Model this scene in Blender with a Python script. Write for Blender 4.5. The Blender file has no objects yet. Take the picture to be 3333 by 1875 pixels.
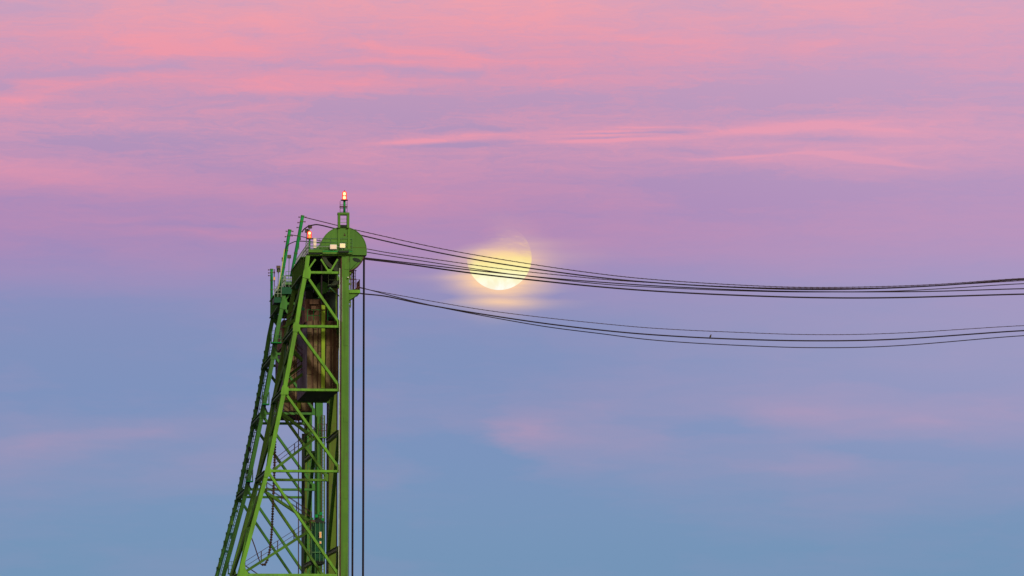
import bpy, math, random
from mathutils import Vector, Matrix
random.seed(7)
scn = bpy.context.scene
C = scn.collection
V = Vector

# ------------------------------------------------------------------ camera
F = 15460.0; W_, H_ = 3333.0, 1875.0
TH = math.atan((2450 - 937.5) / F)                 # tilt up
PH = math.atan((1666.5 + 160) / F * math.cos(TH))   # yaw away from the depth axis of the towers
fw = V((math.sin(PH) * math.cos(TH), math.cos(PH) * math.cos(TH), math.sin(TH)))
rt = V((math.cos(PH), -math.sin(PH), 0))
up = rt.cross(fw)
cam_d = bpy.data.cameras.new('camera'); cam = bpy.data.objects.new('camera', cam_d); C.objects.link(cam)
cam.matrix_world = Matrix((rt, up, -fw)).transposed().to_4x4()
cam_d.sensor_width = 36; cam_d.lens = 36 * F / W_
cam_d.clip_start = 1; cam_d.clip_end = 60000
scn.camera = cam
def ray(px, py):
    return (fw + rt * ((px - 1666.5) / F) - up * ((py - 937.5) / F)).normalized()
def U(px, py, Y=450.0):
    """point of the vertical plane y=Y seen at that place of the photograph"""
    d = ray(px, py)
    return d * (Y / d.y)
def angular(px, py):
    d = ray(px, py)
    return math.atan2(d.x, d.y) * F, math.asin(d.z) * F

# ------------------------------------------------------------------ world
def lin(c):
    return tuple(((x / 255) / 12.92 if x / 255 <= .04045 else ((x / 255 + .055) / 1.055) ** 2.4) for x in c) + (1,)
wd = bpy.data.worlds.new("World"); scn.world = wd; wd.use_nodes = True
nt = wd.node_tree; nt.nodes.clear()
def N(t, **k):
    n = nt.nodes.new(t)
    for a, b in k.items(): setattr(n, a, b)
    return n
def setin(n, i, v):
    if hasattr(v, 'is_output') or isinstance(v, bpy.types.NodeSocket): nt.links.new(v, n.inputs[i])
    else: n.inputs[i].default_value = v
def M(op, a, b=0.0, c=0.0, clamp=False):
    n = N('ShaderNodeMath', operation=op); n.use_clamp = clamp
    setin(n, 0, a); setin(n, 1, b)
    if op in ('MULTIPLY_ADD', 'COMPARE'): setin(n, 2, c)
    return n.outputs[0]
def sstep(x, a, b):
    n = N('ShaderNodeMapRange', interpolation_type='SMOOTHSTEP')
    setin(n, 0, x); n.inputs[1].default_value = a; n.inputs[2].default_value = b
    return n.outputs[0]
def mixc(f, a, b, mode='MIX'):
    n = N('ShaderNodeMix', data_type='RGBA', blend_type=mode)
    setin(n, 0, f); setin(n, 6, a); setin(n, 7, b)
    return n.outputs[2]
tc = N('ShaderNodeTexCoord'); sep = N('ShaderNodeSeparateXYZ'); nt.links.new(tc.outputs['Generated'], sep.inputs[0])
dx, dy, dz = sep.outputs
u = M('MULTIPLY', M('ARCTAN2', dx, dy), F)           # azimuth and elevation of the direction, in small angle units
v = M('MULTIPLY', M('ARCSINE', dz), F)
def comb(a, b, c=0.0):
    n = N('ShaderNodeCombineXYZ'); setin(n, 0, a); setin(n, 1, b); setin(n, 2, c); return n.outputs[0]
uv = comb(u, v)
def noise(vec, sx, sy, seed, detail=4, rough=.55, dist=0.0, slope=0.0):
    mp = N('ShaderNodeMapping'); nt.links.new(vec, mp.inputs[0])
    mp.inputs['Scale'].default_value = (1 / sx, 1 / sy, 1); mp.inputs['Location'].default_value = (seed, seed * 1.7, seed)
    mp.inputs['Rotation'].default_value = (0, 0, slope)
    n = N('ShaderNodeTexNoise'); nt.links.new(mp.outputs[0], n.inputs['Vector'])
    n.inputs['Scale'].default_value = 1; n.inputs['Detail'].default_value = detail
    n.inputs['Roughness'].default_value = rough; n.inputs['Distortion'].default_value = dist
    return n.outputs[0]
# slow warp so that streaks have torn edges
w1 = M('MULTIPLY', M('SUBTRACT', noise(uv, 260, 70, 3.1, 5), .5), 420)
w2 = M('MULTIPLY', M('SUBTRACT', noise(uv, 220, 60, 8.4, 5, .6), .5), 52)
uw = comb(M('ADD', u, w1), M('ADD', v, w2))
def blob(px, py, su, sv, slope, amp, vec=None):
    cu, cv = angular(px, py)
    mp = N('ShaderNodeMapping', vector_type='TEXTURE'); nt.links.new(vec or uw, mp.inputs[0])
    mp.inputs['Location'].default_value = (cu, cv, 0); mp.inputs['Rotation'].default_value = (0, 0, -math.atan(slope))
    mp.inputs['Scale'].default_value = (su, sv, 1)
    g = N('ShaderNodeTexGradient', gradient_type='QUADRATIC_SPHERE'); nt.links.new(mp.outputs[0], g.inputs[0])
    return M('MULTIPLY', g.outputs[1], amp)
def total(lst, vec=None):
    s = None
    for b in lst:
        g = blob(*b, vec=vec)
        s = g if s is None else M('ADD', s, g)
    return s
CL = [(1600, 40, 1700, 280, 0, .45), (330, 90, 700, 200, 0, .25), (200, 275, 520, 52, -.16, .8), (60, 325, 300, 50, -.1, .65), (540, 250, 420, 50, .02, .5),
      (600, 165, 260, 50, -.08, .7), (480, 130, 250, 40, -.05, .5), (790, 150, 200, 45, .1, .75), (900, 90, 300, 70, .1, .5), (1270, 152, 400, 36, .1, .75), (1300, 205, 380, 24, .03, .9),
      (900, 290, 500, 60, .08, .5), (1180, 276, 600, 50, 0, .6), (1500, 185, 500, 50, .1, .5), (1830, 30, 330, 150, 0, .4), (2290, 150, 330, 100, .05, .6), (2080, 120, 300, 40, .05, .5), (2700, 15, 420, 90, 0, .55), (2650, 155, 300, 60, .05, .3), (3150, 170, 600, 260, 0, .25),
      (830, 350, 260, 40, -.05, .35), (1850, 262, 350, 25, 0, .5), (2350, 255, 350, 20, -.03, .35),
      (2500, 430, 800, 90, 0, .22), (1900, 450, 700, 60, 0, .25),
      (100, 570, 800, 90, .02, .75), (1500, 560, 900, 160, 0, .35), (3000, 480, 800, 260, 0, .35), (900, 640, 900, 90, 0, .5), (1350, 640, 500, 90, 0, .5),
      (650, 757, 1000, 34, .02, .55), (300, 720, 700, 30, 0, .35), (1900, 790, 900, 110, 0, .35), (2150, 830, 600, 60, 0, .3),
      (150, 1450, 620, 150, -.12, .75), (450, 1405, 500, 80, -.15, .5), (720, 1500, 500, 210, 0, .5), (1695, 1405, 190, 110, .25, .6), (1760, 1450, 260, 130, .5, .4), (1880, 1440, 600, 120, .05, .5), (1950, 1320, 500, 80, -.08, .3),
      (2620, 1345, 600, 120, .03, .9), (3030, 1370, 520, 120, .12, .6), (2480, 1525, 850, 80, .03, .55), (3300, 1330, 400, 120, .1, .4), (1215, 1575, 260, 80, 0, .35), (2680, 1510, 300, 90, 0, .3)]
DK = [(850, 212, 600, 30, .06, .55), (700, 120, 300, 30, -.1, .3), (830, 115, 150, 40, 0, .5), (520, 212, 260, 30, -.06, .6), (300, 232, 420, 40, -.1, .7), (20, 292, 140, 34, 0, .9), (1270, 225, 500, 30, .06, .5), (1150, 190, 260, 24, .04, .4), (1550, 165, 400, 34, .06, .45), (1050, 350, 700, 90, -.1, .4),
      (330, 462, 600, 70, 0, .55), (1250, 330, 600, 90, 0, .35), (1850, 320, 700, 110, .03, .5), (1500, 475, 420, 26, -.03, .4), (1650, 225, 300, 30, .05, .3), (2700, 290, 800, 110, 0, .5), (2500, 100, 400, 70, 0, .3), (60, 20, 400, 80, 0, .7), (1560, 420, 300, 30, .06, .35),
      (2550, 620, 1100, 90, .04, .7), (700, 735, 900, 22, 0, .4), (350, 670, 600, 40, 0, .35), (2300, 700, 900, 60, 0, .3), (0, 850, 800, 150, 0, .25), (1550, 1500, 450, 200, 0, .25), (2350, 1395, 420, 50, .05, .5), (2800, 1460, 700, 50, .03, .5), (2450, 1130, 900, 150, 0, .25), (150, 1180, 1200, 260, 0, .5), (1500, 1750, 1500, 200, 0, .15), (3000, 1240, 700, 60, .05, .4)]
py2v = lambda y: (2450 - y)
pyv = M('SUBTRACT', 2450, v)                       # height in the sky, 0 high, 1875 low, 2450 the horizon
cr = N('ShaderNodeValToRGB'); setin(cr, 0, M('DIVIDE', pyv, 1875, clamp=True))
def ramp(node, stops):
    e = node.color_ramp; e.interpolation = 'B_SPLINE'
    while len(e.elements) < len(stops): e.elements.new(.5)
    for el, (p, c) in zip(e.elements, stops): el.position = p / 1875.0; el.color = lin(c)
ramp(cr, [(0, (200, 160, 190)), (200, (198, 152, 186)), (420, (178, 148, 186)), (620, (172, 138, 184)), (780, (166, 136, 184)), (900, (148, 141, 189)), (1000, (134, 143, 188)), (1150, (128, 144, 187)), (1400, (122, 145, 189)), (1650, (119, 148, 186)), (1875, (113, 147, 183))])
cp = N('ShaderNodeValToRGB'); setin(cp, 0, M('DIVIDE', pyv, 1875, clamp=True))
ramp(cp, [(0, (238, 162, 174)), (180, (236, 150, 168)), (350, (230, 150, 172)), (470, (236, 156, 176)), (620, (204, 142, 176)), (760, (196, 138, 176)), (900, (176, 142, 184)), (1050, (150, 144, 187)), (1350, (170, 150, 184)), (1600, (150, 148, 186)), (1875, (136, 148, 186))])
ba = N('ShaderNodeValToRGB'); setin(ba, 0, M('DIVIDE', pyv, 1875, clamp=True))
ramp(ba, [(0, (188, 188, 188)), (200, (175, 175, 175)), (400, (140, 140, 140)), (560, (170, 170, 170)), (720, (165, 165, 165)), (860, (150, 150, 150)), (1000, (130, 130, 130)), (1875, (95, 95, 95))])
sb = N('ShaderNodeSeparateColor'); nt.links.new(ba.outputs[0], sb.inputs[0])
hi = sstep(v, 1250, 2300)
n1 = M('MULTIPLY', M('SUBTRACT', noise(uw, 700, 150, 1.3, 5, .55), .5), 1.5)
n2 = M('MULTIPLY', M('SUBTRACT', noise(uw, 300, 26, 5.3, 6, .6, .3), .5), M('MULTIPLY_ADD', hi, .95, .18))
n3 = M('MULTIPLY', M('SUBTRACT', noise(uw, 110, 22, 9.3, 7, .68, 1.2, .06), .5), M('MULTIPLY_ADD', hi, 1.0, .12))
al = M('ADD', sb.outputs[0], total(CL)); al = M('SUBTRACT', al, total(DK))
n4 = M('MULTIPLY', M('SUBTRACT', noise(uw, 60, 14, 17.3, 6, .7, 1.6, -.08), .5), M('MULTIPLY_ADD', hi, .75, .03))
al = M('ADD', al, M('ADD', M('ADD', n1, n4), M('ADD', n2, n3)))
CR = [(1350, 462, 300, 16, -.05, 1.30), (1560, 440, 420, 22, -.03, 0.65), (1960, 458, 480, 13, -.03, 0.94), (1950, 440, 260, 7, -.02, 0.72), (1990, 427, 300, 8, -.02, 0.72), (2120, 415, 220, 10, 0, 0.72), (2500, 420, 620, 34, -.07, 0.87), (2700, 405, 330, 24, .02, 0.87), (2850, 420, 260, 12, .08, 0.72),
      (2420, 511, 340, 10, -.05, 1.01), (2700, 497, 260, 12, -.01, 0.72), (2790, 515, 330, 22, .13, 1.09), (2880, 530, 300, 10, .12, 0.87), (2450, 520, 500, 30, 0, 0.43)]
CD = [(1950, 449, 260, 6, -.03, 0.80), (2000, 434, 240, 5, -.02, 0.65), (2200, 430, 240, 9, -.02, 0.58), (1500, 472, 330, 16, -.03, 0.72), (2700, 455, 600, 28, .03, 0.72)]
uc = comb(M('ADD', u, M('MULTIPLY', w1, .3)), M('ADD', v, M('MULTIPLY', w2, .16)))
al = M('ADD', al, M('SUBTRACT', total(CR, uc), total(CD, uc)))
al = M('SUBTRACT', al, .09)
al = M('MULTIPLY_ADD', M('SUBTRACT', al, .45), .84, .45)
al = M('MULTIPLY', al, 1.0, clamp=True)
sky = mixc(al, cr.outputs[0], cp.outputs[0])
# paler, bluer towards the right, a little darker towards the left
u0, _ = angular(0, 900); u1, _ = angular(3333, 900)
rr = sstep(u, u0 + (u1 - u0) * .45, u1)
sky = mixc(M('MULTIPLY', M('MULTIPLY', rr, .25), sstep(pyv, 1800, 1150)), sky, lin((205, 172, 205)))
# moonlight scattered in the thin cloud round the moon
GL = [(1628, 880, 240, 210, 0, 1.7), (1632, 925, 280, 100, 0, .8), (1650, 985, 330, 38, 0, .55), (1700, 835, 420, 60, 0, .35), (1720, 790, 300, 26, 0, .25), (1560, 905, 320, 30, 0, .35)]
gw = comb(M('ADD', u, M('MULTIPLY', w1, .15)), M('ADD', v, M('MULTIPLY', w2, .35)))
gl = M('SUBTRACT', total(GL, gw), total([(1640, 966, 460, 20, 0, .38), (1580, 780, 260, 90, 0, .5)], gw))
gl = M('MULTIPLY', M('MULTIPLY', gl, M('MULTIPLY_ADD', noise(uv, 300, 22, 2.2, 5), .9, .5)), .85, clamp=True)
sky = mixc(gl, sky, lin((252, 207, 168)))
# above the view: the arch fades to a dusky blue; behind the viewer: the glow after sunset
sky = mixc(sstep(v, 3200, 16000), sky, lin((120, 128, 175)))
back = sstep(M('MULTIPLY', dy, -1), -.1, 1.0)
low = sstep(v, 12000, 0)
sky = mixc(M('MULTIPLY', back, low), sky, (1.1, .82, .56, 1))
bg = N('ShaderNodeBackground'); setin(bg, 0, sky); bg.inputs[1].default_value = 1.0
# faint clear-sky term: sun lifted above its dusk height so the deck shades below
SUN_EL, SUN_AZ = 33, 155
st = N('ShaderNodeTexSky', sky_type='NISHITA'); st.sun_disc = False
st.sun_elevation = math.radians(SUN_EL); st.sun_rotation = math.radians(SUN_AZ)
bg2 = N('ShaderNodeBackground'); nt.links.new(st.outputs[0], bg2.inputs[0]); bg2.inputs[1].default_value = 0.001
ad = N('ShaderNodeAddShader'); nt.links.new(bg.outputs[0], ad.inputs[0]); nt.links.new(bg2.outputs[0], ad.inputs[1])
wo = N('ShaderNodeOutputWorld'); nt.links.new(ad.outputs[0], wo.inputs[0])
wd.cycles.sampling_method = 'MANUAL'; wd.cycles.sample_map_resolution = 512

sun_d = bpy.data.lights.new('sun', 'SUN'); sun_d.energy = 2.7; sun_d.angle = math.radians(14); sun_d.color = (1, .93, .78)
sun = bpy.data.objects.new('sun', sun_d); C.objects.link(sun)
az = math.radians(SUN_AZ)    # light comes from behind the viewer, a little from the right
sd = V((math.sin(az) * math.cos(math.radians(SUN_EL)), math.cos(az) * math.cos(math.radians(SUN_EL)), math.sin(math.radians(SUN_EL))))
sun.rotation_euler = sd.to_track_quat('Z', 'Y').to_euler()
st.sun_rotation = az
scn.view_settings.view_transform = 'Standard'; scn.view_settings.look = 'None'
scn.view_settings.exposure = 0; scn.view_settings.gamma = 1
scn.render.resolution_x = 1024; scn.render.resolution_y = 576

# ------------------------------------------------------------------ materials
def mat(name, col, rough=.6, metal=0.0, var=None, vs=.6, streak=None, rust=None, rust_amt=.62, bump=0.0, emit=None, estr=0, spec=.14):
    m = bpy.data.materials.new(name); m.use_nodes = True; t = m.node_tree; b = t.nodes['Principled BSDF']
    b.inputs['Roughness'].default_value = rough; b.inputs['Metallic'].default_value = metal
    b.inputs['Specular IOR Level'].default_value = spec
    b.inputs['Base Color'].default_value = (*col, 1)
    cur = None
    co = t.nodes.new('ShaderNodeTexCoord')
    def nz(scale, sc=(1, 1, 1), det=5, ro=.6):
        mp = t.nodes.new('ShaderNodeMapping'); mp.inputs['Scale'].default_value = sc
        t.links.new(co.outputs['Object'], mp.inputs[0])
        n = t.nodes.new('ShaderNodeTexNoise'); n.inputs['Scale'].default_value = scale
        n.inputs['Detail'].default_value = det; n.inputs['Roughness'].default_value = ro
        t.links.new(mp.outputs[0], n.inputs['Vector']); return n.outputs[0]
    def mx(f, a, bb):
        n = t.nodes.new('ShaderNodeMix'); n.data_type = 'RGBA'
        t.links.new(f, n.inputs[0])
        if isinstance(a, tuple): n.inputs[6].default_value = (*a, 1)
        else: t.links.new(a, n.inputs[6])
        n.inputs[7].default_value = (*bb, 1)
        return n.outputs[2]
    def mr(x, a, bb):
        n = t.nodes.new('ShaderNodeMapRange'); t.links.new(x, n.inputs[0]); n.inputs[1].default_value = a; n.inputs[2].default_value = bb
        return n.outputs[0]
    if var: cur = mx(mr(nz(vs), .35, .65), col, var)
    if streak: cur = mx(mr(nz(1.1, (2.2, 2.2, .16)), .45, .72), cur or col, streak)
    if rust: cur = mx(mr(nz(1.6, (1, 1, .5), 8, .72), rust_amt, rust_amt + .1), cur or col, rust)
    if cur: t.links.new(cur, b.inputs['Base Color'])
    if bump:
        bp = t.nodes.new('ShaderNodeBump'); bp.inputs['Strength'].default_value = bump; bp.inputs['Distance'].default_value = .05
        t.links.new(nz(3), bp.inputs['Height']); t.links.new(bp.outputs[0], b.inputs['Normal'])
    if emit:
        b.inputs['Emission Color'].default_value = (*emit, 1); b.inputs['Emission Strength'].default_value = estr
    return m
GREEN = mat('floodlit_green_paint', (.125, .335, .026), .6, var=(.10, .265, .022), streak=(.085, .19, .022), rust=(.10, .10, .03), rust_amt=.62, bump=.15)  # brighter green: floodlighting on the legs is put into the colour
GREEN_D = mat('darker_green_paint', (.078, .20, .020), .6, var=(.062, .165, .018), streak=(.055, .125, .018), rust=(.085, .08, .026), rust_amt=.62, bump=.15)  # darker copy of the leg green, without its floodlit brightness
GREEN_B = mat('mid_green_paint', (.085, .215, .02), .6, var=(.07, .17, .018), streak=(.06, .12, .018), rust=(.09, .08, .025), rust_amt=.6, bump=.15)  # darker copy of the leg green for the frame behind
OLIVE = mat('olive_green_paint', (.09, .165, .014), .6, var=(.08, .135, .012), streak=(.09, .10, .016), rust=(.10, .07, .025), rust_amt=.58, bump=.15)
FAR_G = mat('daylit_bluish_green', (.055, .20, .03), .6, var=(.045, .16, .026), streak=(.045, .12, .024), rust=(.06, .10, .03), rust_amt=.64, bump=.15)  # same green steel; the cooler daylight hue is put into the colour
TEAL = mat('daylit_teal_green', (.006, .24, .042), .7, var=(.006, .19, .034), streak=(.018, .14, .036), rust=(.05, .09, .04), rust_amt=.66)  # teal cast of daylight, away from the yellow lamps, put into the paint
HOOD = mat('hood_green_paint', (.062, .175, .016), .5, var=(.052, .15, .014), vs=.35, streak=(.045, .125, .014), spec=.2)
TEAL_D = mat('dark_teal_green_paint', (.012, .085, .035), .6, var=(.01, .06, .026), rust=(.03, .035, .015))
SHV = mat('shaded_sheave_steel', (.022, .04, .02), .5, var=(.03, .03, .016), vs=2)  # near black: the shade below the deck is put into the wheel's colour
RAIL = mat('rail_green_paint', (.07, .22, .07), .5, var=(.08, .15, .06), vs=2)
PALE = mat('pale_rail_paint', (.26, .33, .22), .5, var=(.18, .26, .14), vs=2)
RUSTB = mat('rusty_brown_steel', (.085, .035, .025), .8, var=(.06, .03, .025), vs=2)
DARK = mat('dark_machinery_steel', (.012, .018, .014), .7, var=(.02, .03, .02), rust=(.05, .03, .015))  # very dark base that paints in the gloom of the machinery deck
ROPE = mat('greased_wire_rope', (.012, .008, .012), .6, var=(.02, .012, .012), vs=4)
CABLE = mat('black_cable_jacket', (.02, .014, .016), .7, var=(.03, .02, .02), vs=3)
CABLE_B = mat('brown_messenger_wire', (.06, .038, .036), .7, var=(.035, .022, .022), vs=5)
TAN = mat('weathered_tan_concrete', (.185, .13, .062), .9, var=(.10, .066, .034), vs=1.3, streak=(.05, .034, .022), rust=(.13, .15, .035), rust_amt=.57, bump=.8)
TAN2 = mat('brown_stained_concrete', (.15, .085, .05), .9, var=(.10, .06, .035), vs=.9, streak=(.06, .035, .025), rust=(.10, .13, .035), rust_amt=.64, bump=.5)
GREY = mat('shaded_streaked_concrete', (.17, .16, .17), .9, var=(.085, .08, .085), vs=.7, streak=(.05, .045, .05), bump=.5)  # counterweight side out of the warm light; that shade is this grey
BROWNBOX = mat('brown_lamp_housing', (.11, .085, .05), .6, var=(.08, .06, .035), vs=4)
MOSS = mat('mossy_green_steel', (.17, .30, .02), .6, var=(.22, .33, .02), vs=1, rust=(.16, .08, .03), rust_amt=.6)
PIPE = mat('pale_conduit', (.42, .48, .33), .5, var=(.25, .34, .18), vs=1.2)
STONE = mat('pier_concrete', (.30, .28, .25), .9, var=(.2, .19, .17), bump=.5)
LIT = mat('lit_floodlight_glass', (.05, .04, .03), .4, emit=(1, .76, .36), estr=.98)
LIT_S = mat('sunset_coloured_lamp_glass', (.05, .04, .03), .4, emit=(.95, .66, .42), estr=.85)
LIT_O = mat('orange_lamp_glass', (.05, .03, .02), .4, emit=(1, .42, .10), estr=.72)
WHITE_HOT = mat('white_hot_bulb', (1, .9, .8), .4, emit=(1, .86, .62), estr=3.0)
ORANGE_HOT = mat('orange_bulb', (1, .7, .4), .4, emit=(1, .52, .18), estr=1.6)
WHITEP = mat('white_enamel', (.7, .72, .68), .4, var=(.5, .55, .5), vs=3)
FEATHER = mat('brown_feathers', (.10, .07, .03), .8, var=(.05, .035, .02), vs=20)
def red_glass():
    m = bpy.data.materials.new('red_beacon_glass'); m.use_nodes = True; t = m.node_tree; t.nodes.clear()
    o = t.nodes.new('ShaderNodeOutputMaterial'); mixn = t.nodes.new('ShaderNodeMixShader')
    tr = t.nodes.new('ShaderNodeBsdfTransparent'); tr.inputs[0].default_value = (1, .62, .4, 1)
    em = t.nodes.new('ShaderNodeEmission'); em.inputs[0].default_value = (1, .045, .02, 1); em.inputs[1].default_value = 1.5
    lw = t.nodes.new('ShaderNodeLayerWeight'); lw.inputs[0].default_value = .55
    mr = t.nodes.new('ShaderNodeMapRange'); t.links.new(lw.outputs['Facing'], mr.inputs[0]); mr.inputs[1].default_value = .1; mr.inputs[2].default_value = .6
    mr.inputs[3].default_value = .25; mr.inputs[4].default_value = 1
    t.links.new(mr.outputs[0], mixn.inputs[0]); t.links.new(tr.outputs[0], mixn.inputs[1]); t.links.new(em.outputs[0], mixn.inputs[2])
    t.links.new(mixn.outputs[0], o.inputs[0]); return m
REDGLASS = red_glass()

# ------------------------------------------------------------------ mesh helpers
ORG = {}
class MB:
    def __init__(s): s.v = []; s.f = []; s.smooth = False
    def add(s, vs, fs):
        k = len(s.v); s.v += [V(p) for p in vs]; s.f += [tuple(i + k for i in f) for f in fs]
    def box(s, c, size):
        c = V(c); a, b, d = size[0] / 2, size[1] / 2, size[2] / 2
        s.add([c + V((i * a, j * b, k * d)) for i in (-1, 1) for j in (-1, 1) for k in (-1, 1)],
              [(0, 1, 3, 2), (4, 6, 7, 5), (0, 4, 5, 1), (2, 3, 7, 6), (0, 2, 6, 4), (1, 5, 7, 3)])
    def span(s, a, b):
        a = V(a); b = V(b); s.box((a + b) / 2, tuple(abs(x) for x in (b - a)))
    def bar(s, p, q, w, h, upv=V((0, 1, 0))):
        """box from p to q: w across, h along upv"""
        p = V(p); q = V(q); ax = (q - p).normalized(); side = ax.cross(upv).normalized(); u2 = side.cross(ax).normalized()
        vs = [e + side * (i * w / 2) + u2 * (j * h / 2) for e in (p, q) for i in (-1, 1) for j in (-1, 1)]
        s.add(vs, [(0, 1, 3, 2), (4, 6, 7, 5), (0, 4, 5, 1), (2, 3, 7, 6), (0, 2, 6, 4), (1, 5, 7, 3)])
    def hbar(s, p, q, w, h, t=.05, upv=V((0, 1, 0))):
        """rolled section: two flanges facing +-upv and a web"""
        p = V(p); q = V(q); ax = (q - p).normalized(); side = ax.cross(upv).normalized(); u2 = side.cross(ax).normalized()
        for sg in (-1, 1):
            o = u2 * (sg * (h / 2 - t / 2)); s.bar(p + o, q + o, w, t, upv)
        s.bar(p, q, w * .35, h - 2 * t + .02, upv)
    def tube(s, pts, r, n=6, cap=True):
        pts = [V(p) for p in pts]; rs = r if isinstance(r, (list, tuple)) else [r] * len(pts)
        k0 = len(s.v); ref = None
        for i, p in enumerate(pts):
            d = (pts[min(i + 1, len(pts) - 1)] - pts[max(i - 1, 0)]).normalized()
            if ref is None: ref = V((0, 1, 0)) if abs(d.y) < .8 else V((1, 0, 0))
            a = d.cross(ref).normalized(); b = a.cross(d).normalized(); ref = b
            for j in range(n):
                t = 2 * math.pi * j / n; s.v.append(p + a * (rs[i] * math.cos(t)) + b * (rs[i] * math.sin(t)))
        for i in range(len(pts) - 1):
            for j in range(n):
                a = k0 + i * n + j; b = k0 + i * n + (j + 1) % n
                s.f.append((a, b, b + n, a + n))
        if cap:
            s.f.append(tuple(range(k0, k0 + n))[::-1]); e = k0 + (len(pts) - 1) * n; s.f.append(tuple(range(e, e + n)))
    def prism(s, poly, y0, y1):
        """polygon in the xz plane, extruded from y0 to y1"""
        n = len(poly); vs = [V((x, y0, z)) for x, z in poly] + [V((x, y1, z)) for x, z in poly]
        s.add(vs, [tuple(range(n)), tuple(range(n, 2 * n))[::-1]] + [(i, i + n, (i + 1) % n + n, (i + 1) % n) for i in range(n)])
    def lathe(s, c, prof, axis='Z', n=20):
        c = V(c); k0 = len(s.v)
        for r, h in prof:
            for j in range(n):
                t = 2 * math.pi * j / n; a, b = r * math.cos(t), r * math.sin(t)
                s.v.append(c + (V((a, b, h)) if axis == 'Z' else V((a, h, b))))
        for i in range(len(prof) - 1):
            for j in range(n):
                a = k0 + i * n + j; b = k0 + i * n + (j + 1) % n; s.f.append((a, b, b + n, a + n))
        s.f.append(tuple(range(k0, k0 + n))[::-1]); e = k0 + (len(prof) - 1) * n; s.f.append(tuple(range(e, e + n)))
    def rail(s, pts, h=1.1, post=1.2, r=.025, rails=(1.0, .5), kick=False):
        pts = [V(p) for p in pts]
        for a, b in zip(pts, pts[1:]):
            L = (b - a).length; n = max(1, round(L / post))
            for i in range(n + 1):
                p = a.lerp(b, i / n); s.tube([p, p + V((0, 0, h))], r, 5)
            for k in rails: s.tube([a + V((0, 0, h * k)), b + V((0, 0, h * k))], r, 5)
            if kick: s.bar(a + V((0, 0, .08)), b + V((0, 0, .08)), .02, .14, V((0, 0, 1)))
    def build(s, name, m, parent=None, origin=None, smooth=False):
        if parent is None:
            if origin is None:
                xs = [p.x for p in s.v]; ys = [p.y for p in s.v]; zs = [p.z for p in s.v]
                origin = V(((min(xs) + max(xs)) / 2, (min(ys) + max(ys)) / 2, min(zs)))
            o_ = V(origin)
        else: o_ = ORG[parent.name]
        me = bpy.data.meshes.new(name); me.from_pydata([tuple(p - o_) for p in s.v], [], s.f)
        me.validate(); me.update()
        import bmesh
        bm = bmesh.new(); bm.from_mesh(me); bmesh.ops.recalc_face_normals(bm, faces=bm.faces); bm.to_mesh(me); bm.free()
        if smooth:
            for p in me.polygons: p.use_smooth = True
        me.materials.append(m)
        o = bpy.data.objects.new(name, me); C.objects.link(o)
        if parent is None: o.location = o_
        else: o.parent = parent
        ORG[o.name] = o_
        return o
def tag(o, label=None, cat=None, group=None, kind=None):
    if label: o['label'] = label
    if cat: o['category'] = cat
    if group: o['group'] = group
    if kind: o['kind'] = kind
    return o
def empty(name, loc, label, cat, group=None):
    o = bpy.data.objects.new(name, None); C.objects.link(o); o.location = loc; o.empty_display_size = .5
    ORG[o.name] = V(loc); return tag(o, label, cat, group)
def spl(pts, n=8):
    """Catmull-Rom through points"""
    P = [V(p) for p in pts]; P = [P[0] * 2 - P[1]] + P + [P[-1] * 2 - P[-2]]; out = []
    for i in range(1, len(P) - 2):
        a, b, c, d = P[i - 1:i + 3]
        for k in range(n):
            t = k / n
            out.append(.5 * ((2 * b) + (c - a) * t + (2 * a - 5 * b + 4 * c - d) * t * t + (3 * b - a - 3 * c + d) * t ** 3))
    out.append(P[-2]); return out
def xz(px, py, Y=450.0):
    p = U(px, py, Y); return (p.x, p.z)

# ------------------------------------------------------------------ water and piers
WATER = mat('dark_river_water', (.012, .016, .02), .12, var=(.015, .02, .022), vs=.05, bump=.6, spec=.5)
g = MB(); S = 30000; g.add([(-S, -S, -12), (S, -S, -12), (S, S, -12), (-S, S, -12)], [(0, 1, 2, 3)])
tag(g.build('water', WATER, origin=(0, 0, -12)), kind='structure', label='dark river water below the bridge towers')

# ------------------------------------------------------------------ tower
YA, DYB, DY2 = 450.0, 14.6, 31.8
LEG = [(834, 1001), (887, 995), (957, 980.5), (1067, 963), (1270, 925), (1534, 870), (1740, 815), (1871, 779), (2100, 717), (2400, 636), (2740, 545)]
def legx(py):
    for (a, xa), (b, xb) in zip(LEG, LEG[1:]):
        if py <= b: return xa + (xb - xa) * (py - a) / (b - a)
    return LEG[-1][1]
base = U(840, 2740); base.y = YA + DYB / 2
tw = empty('lift_bridge_tower', base, 'near green steel lift bridge tower with the round green sheave hood on top', 'bridge tower', 'twin lift bridge towers')
frameA = []
def P(mb, name, m, **k):
    o = mb.build(name, m, tw, **k); return o
# rear leg (battered)
def legpiece(Y):
    return [U(legx(y), y, YA) for y, _ in LEG]
b = MB(); L = legpiece(YA)
for p, q in zip(L, L[1:]): b.hbar(p, q, .38, 1.1, .06)
frameA.append(P(b, 'rear_leg', GREEN))
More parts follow.
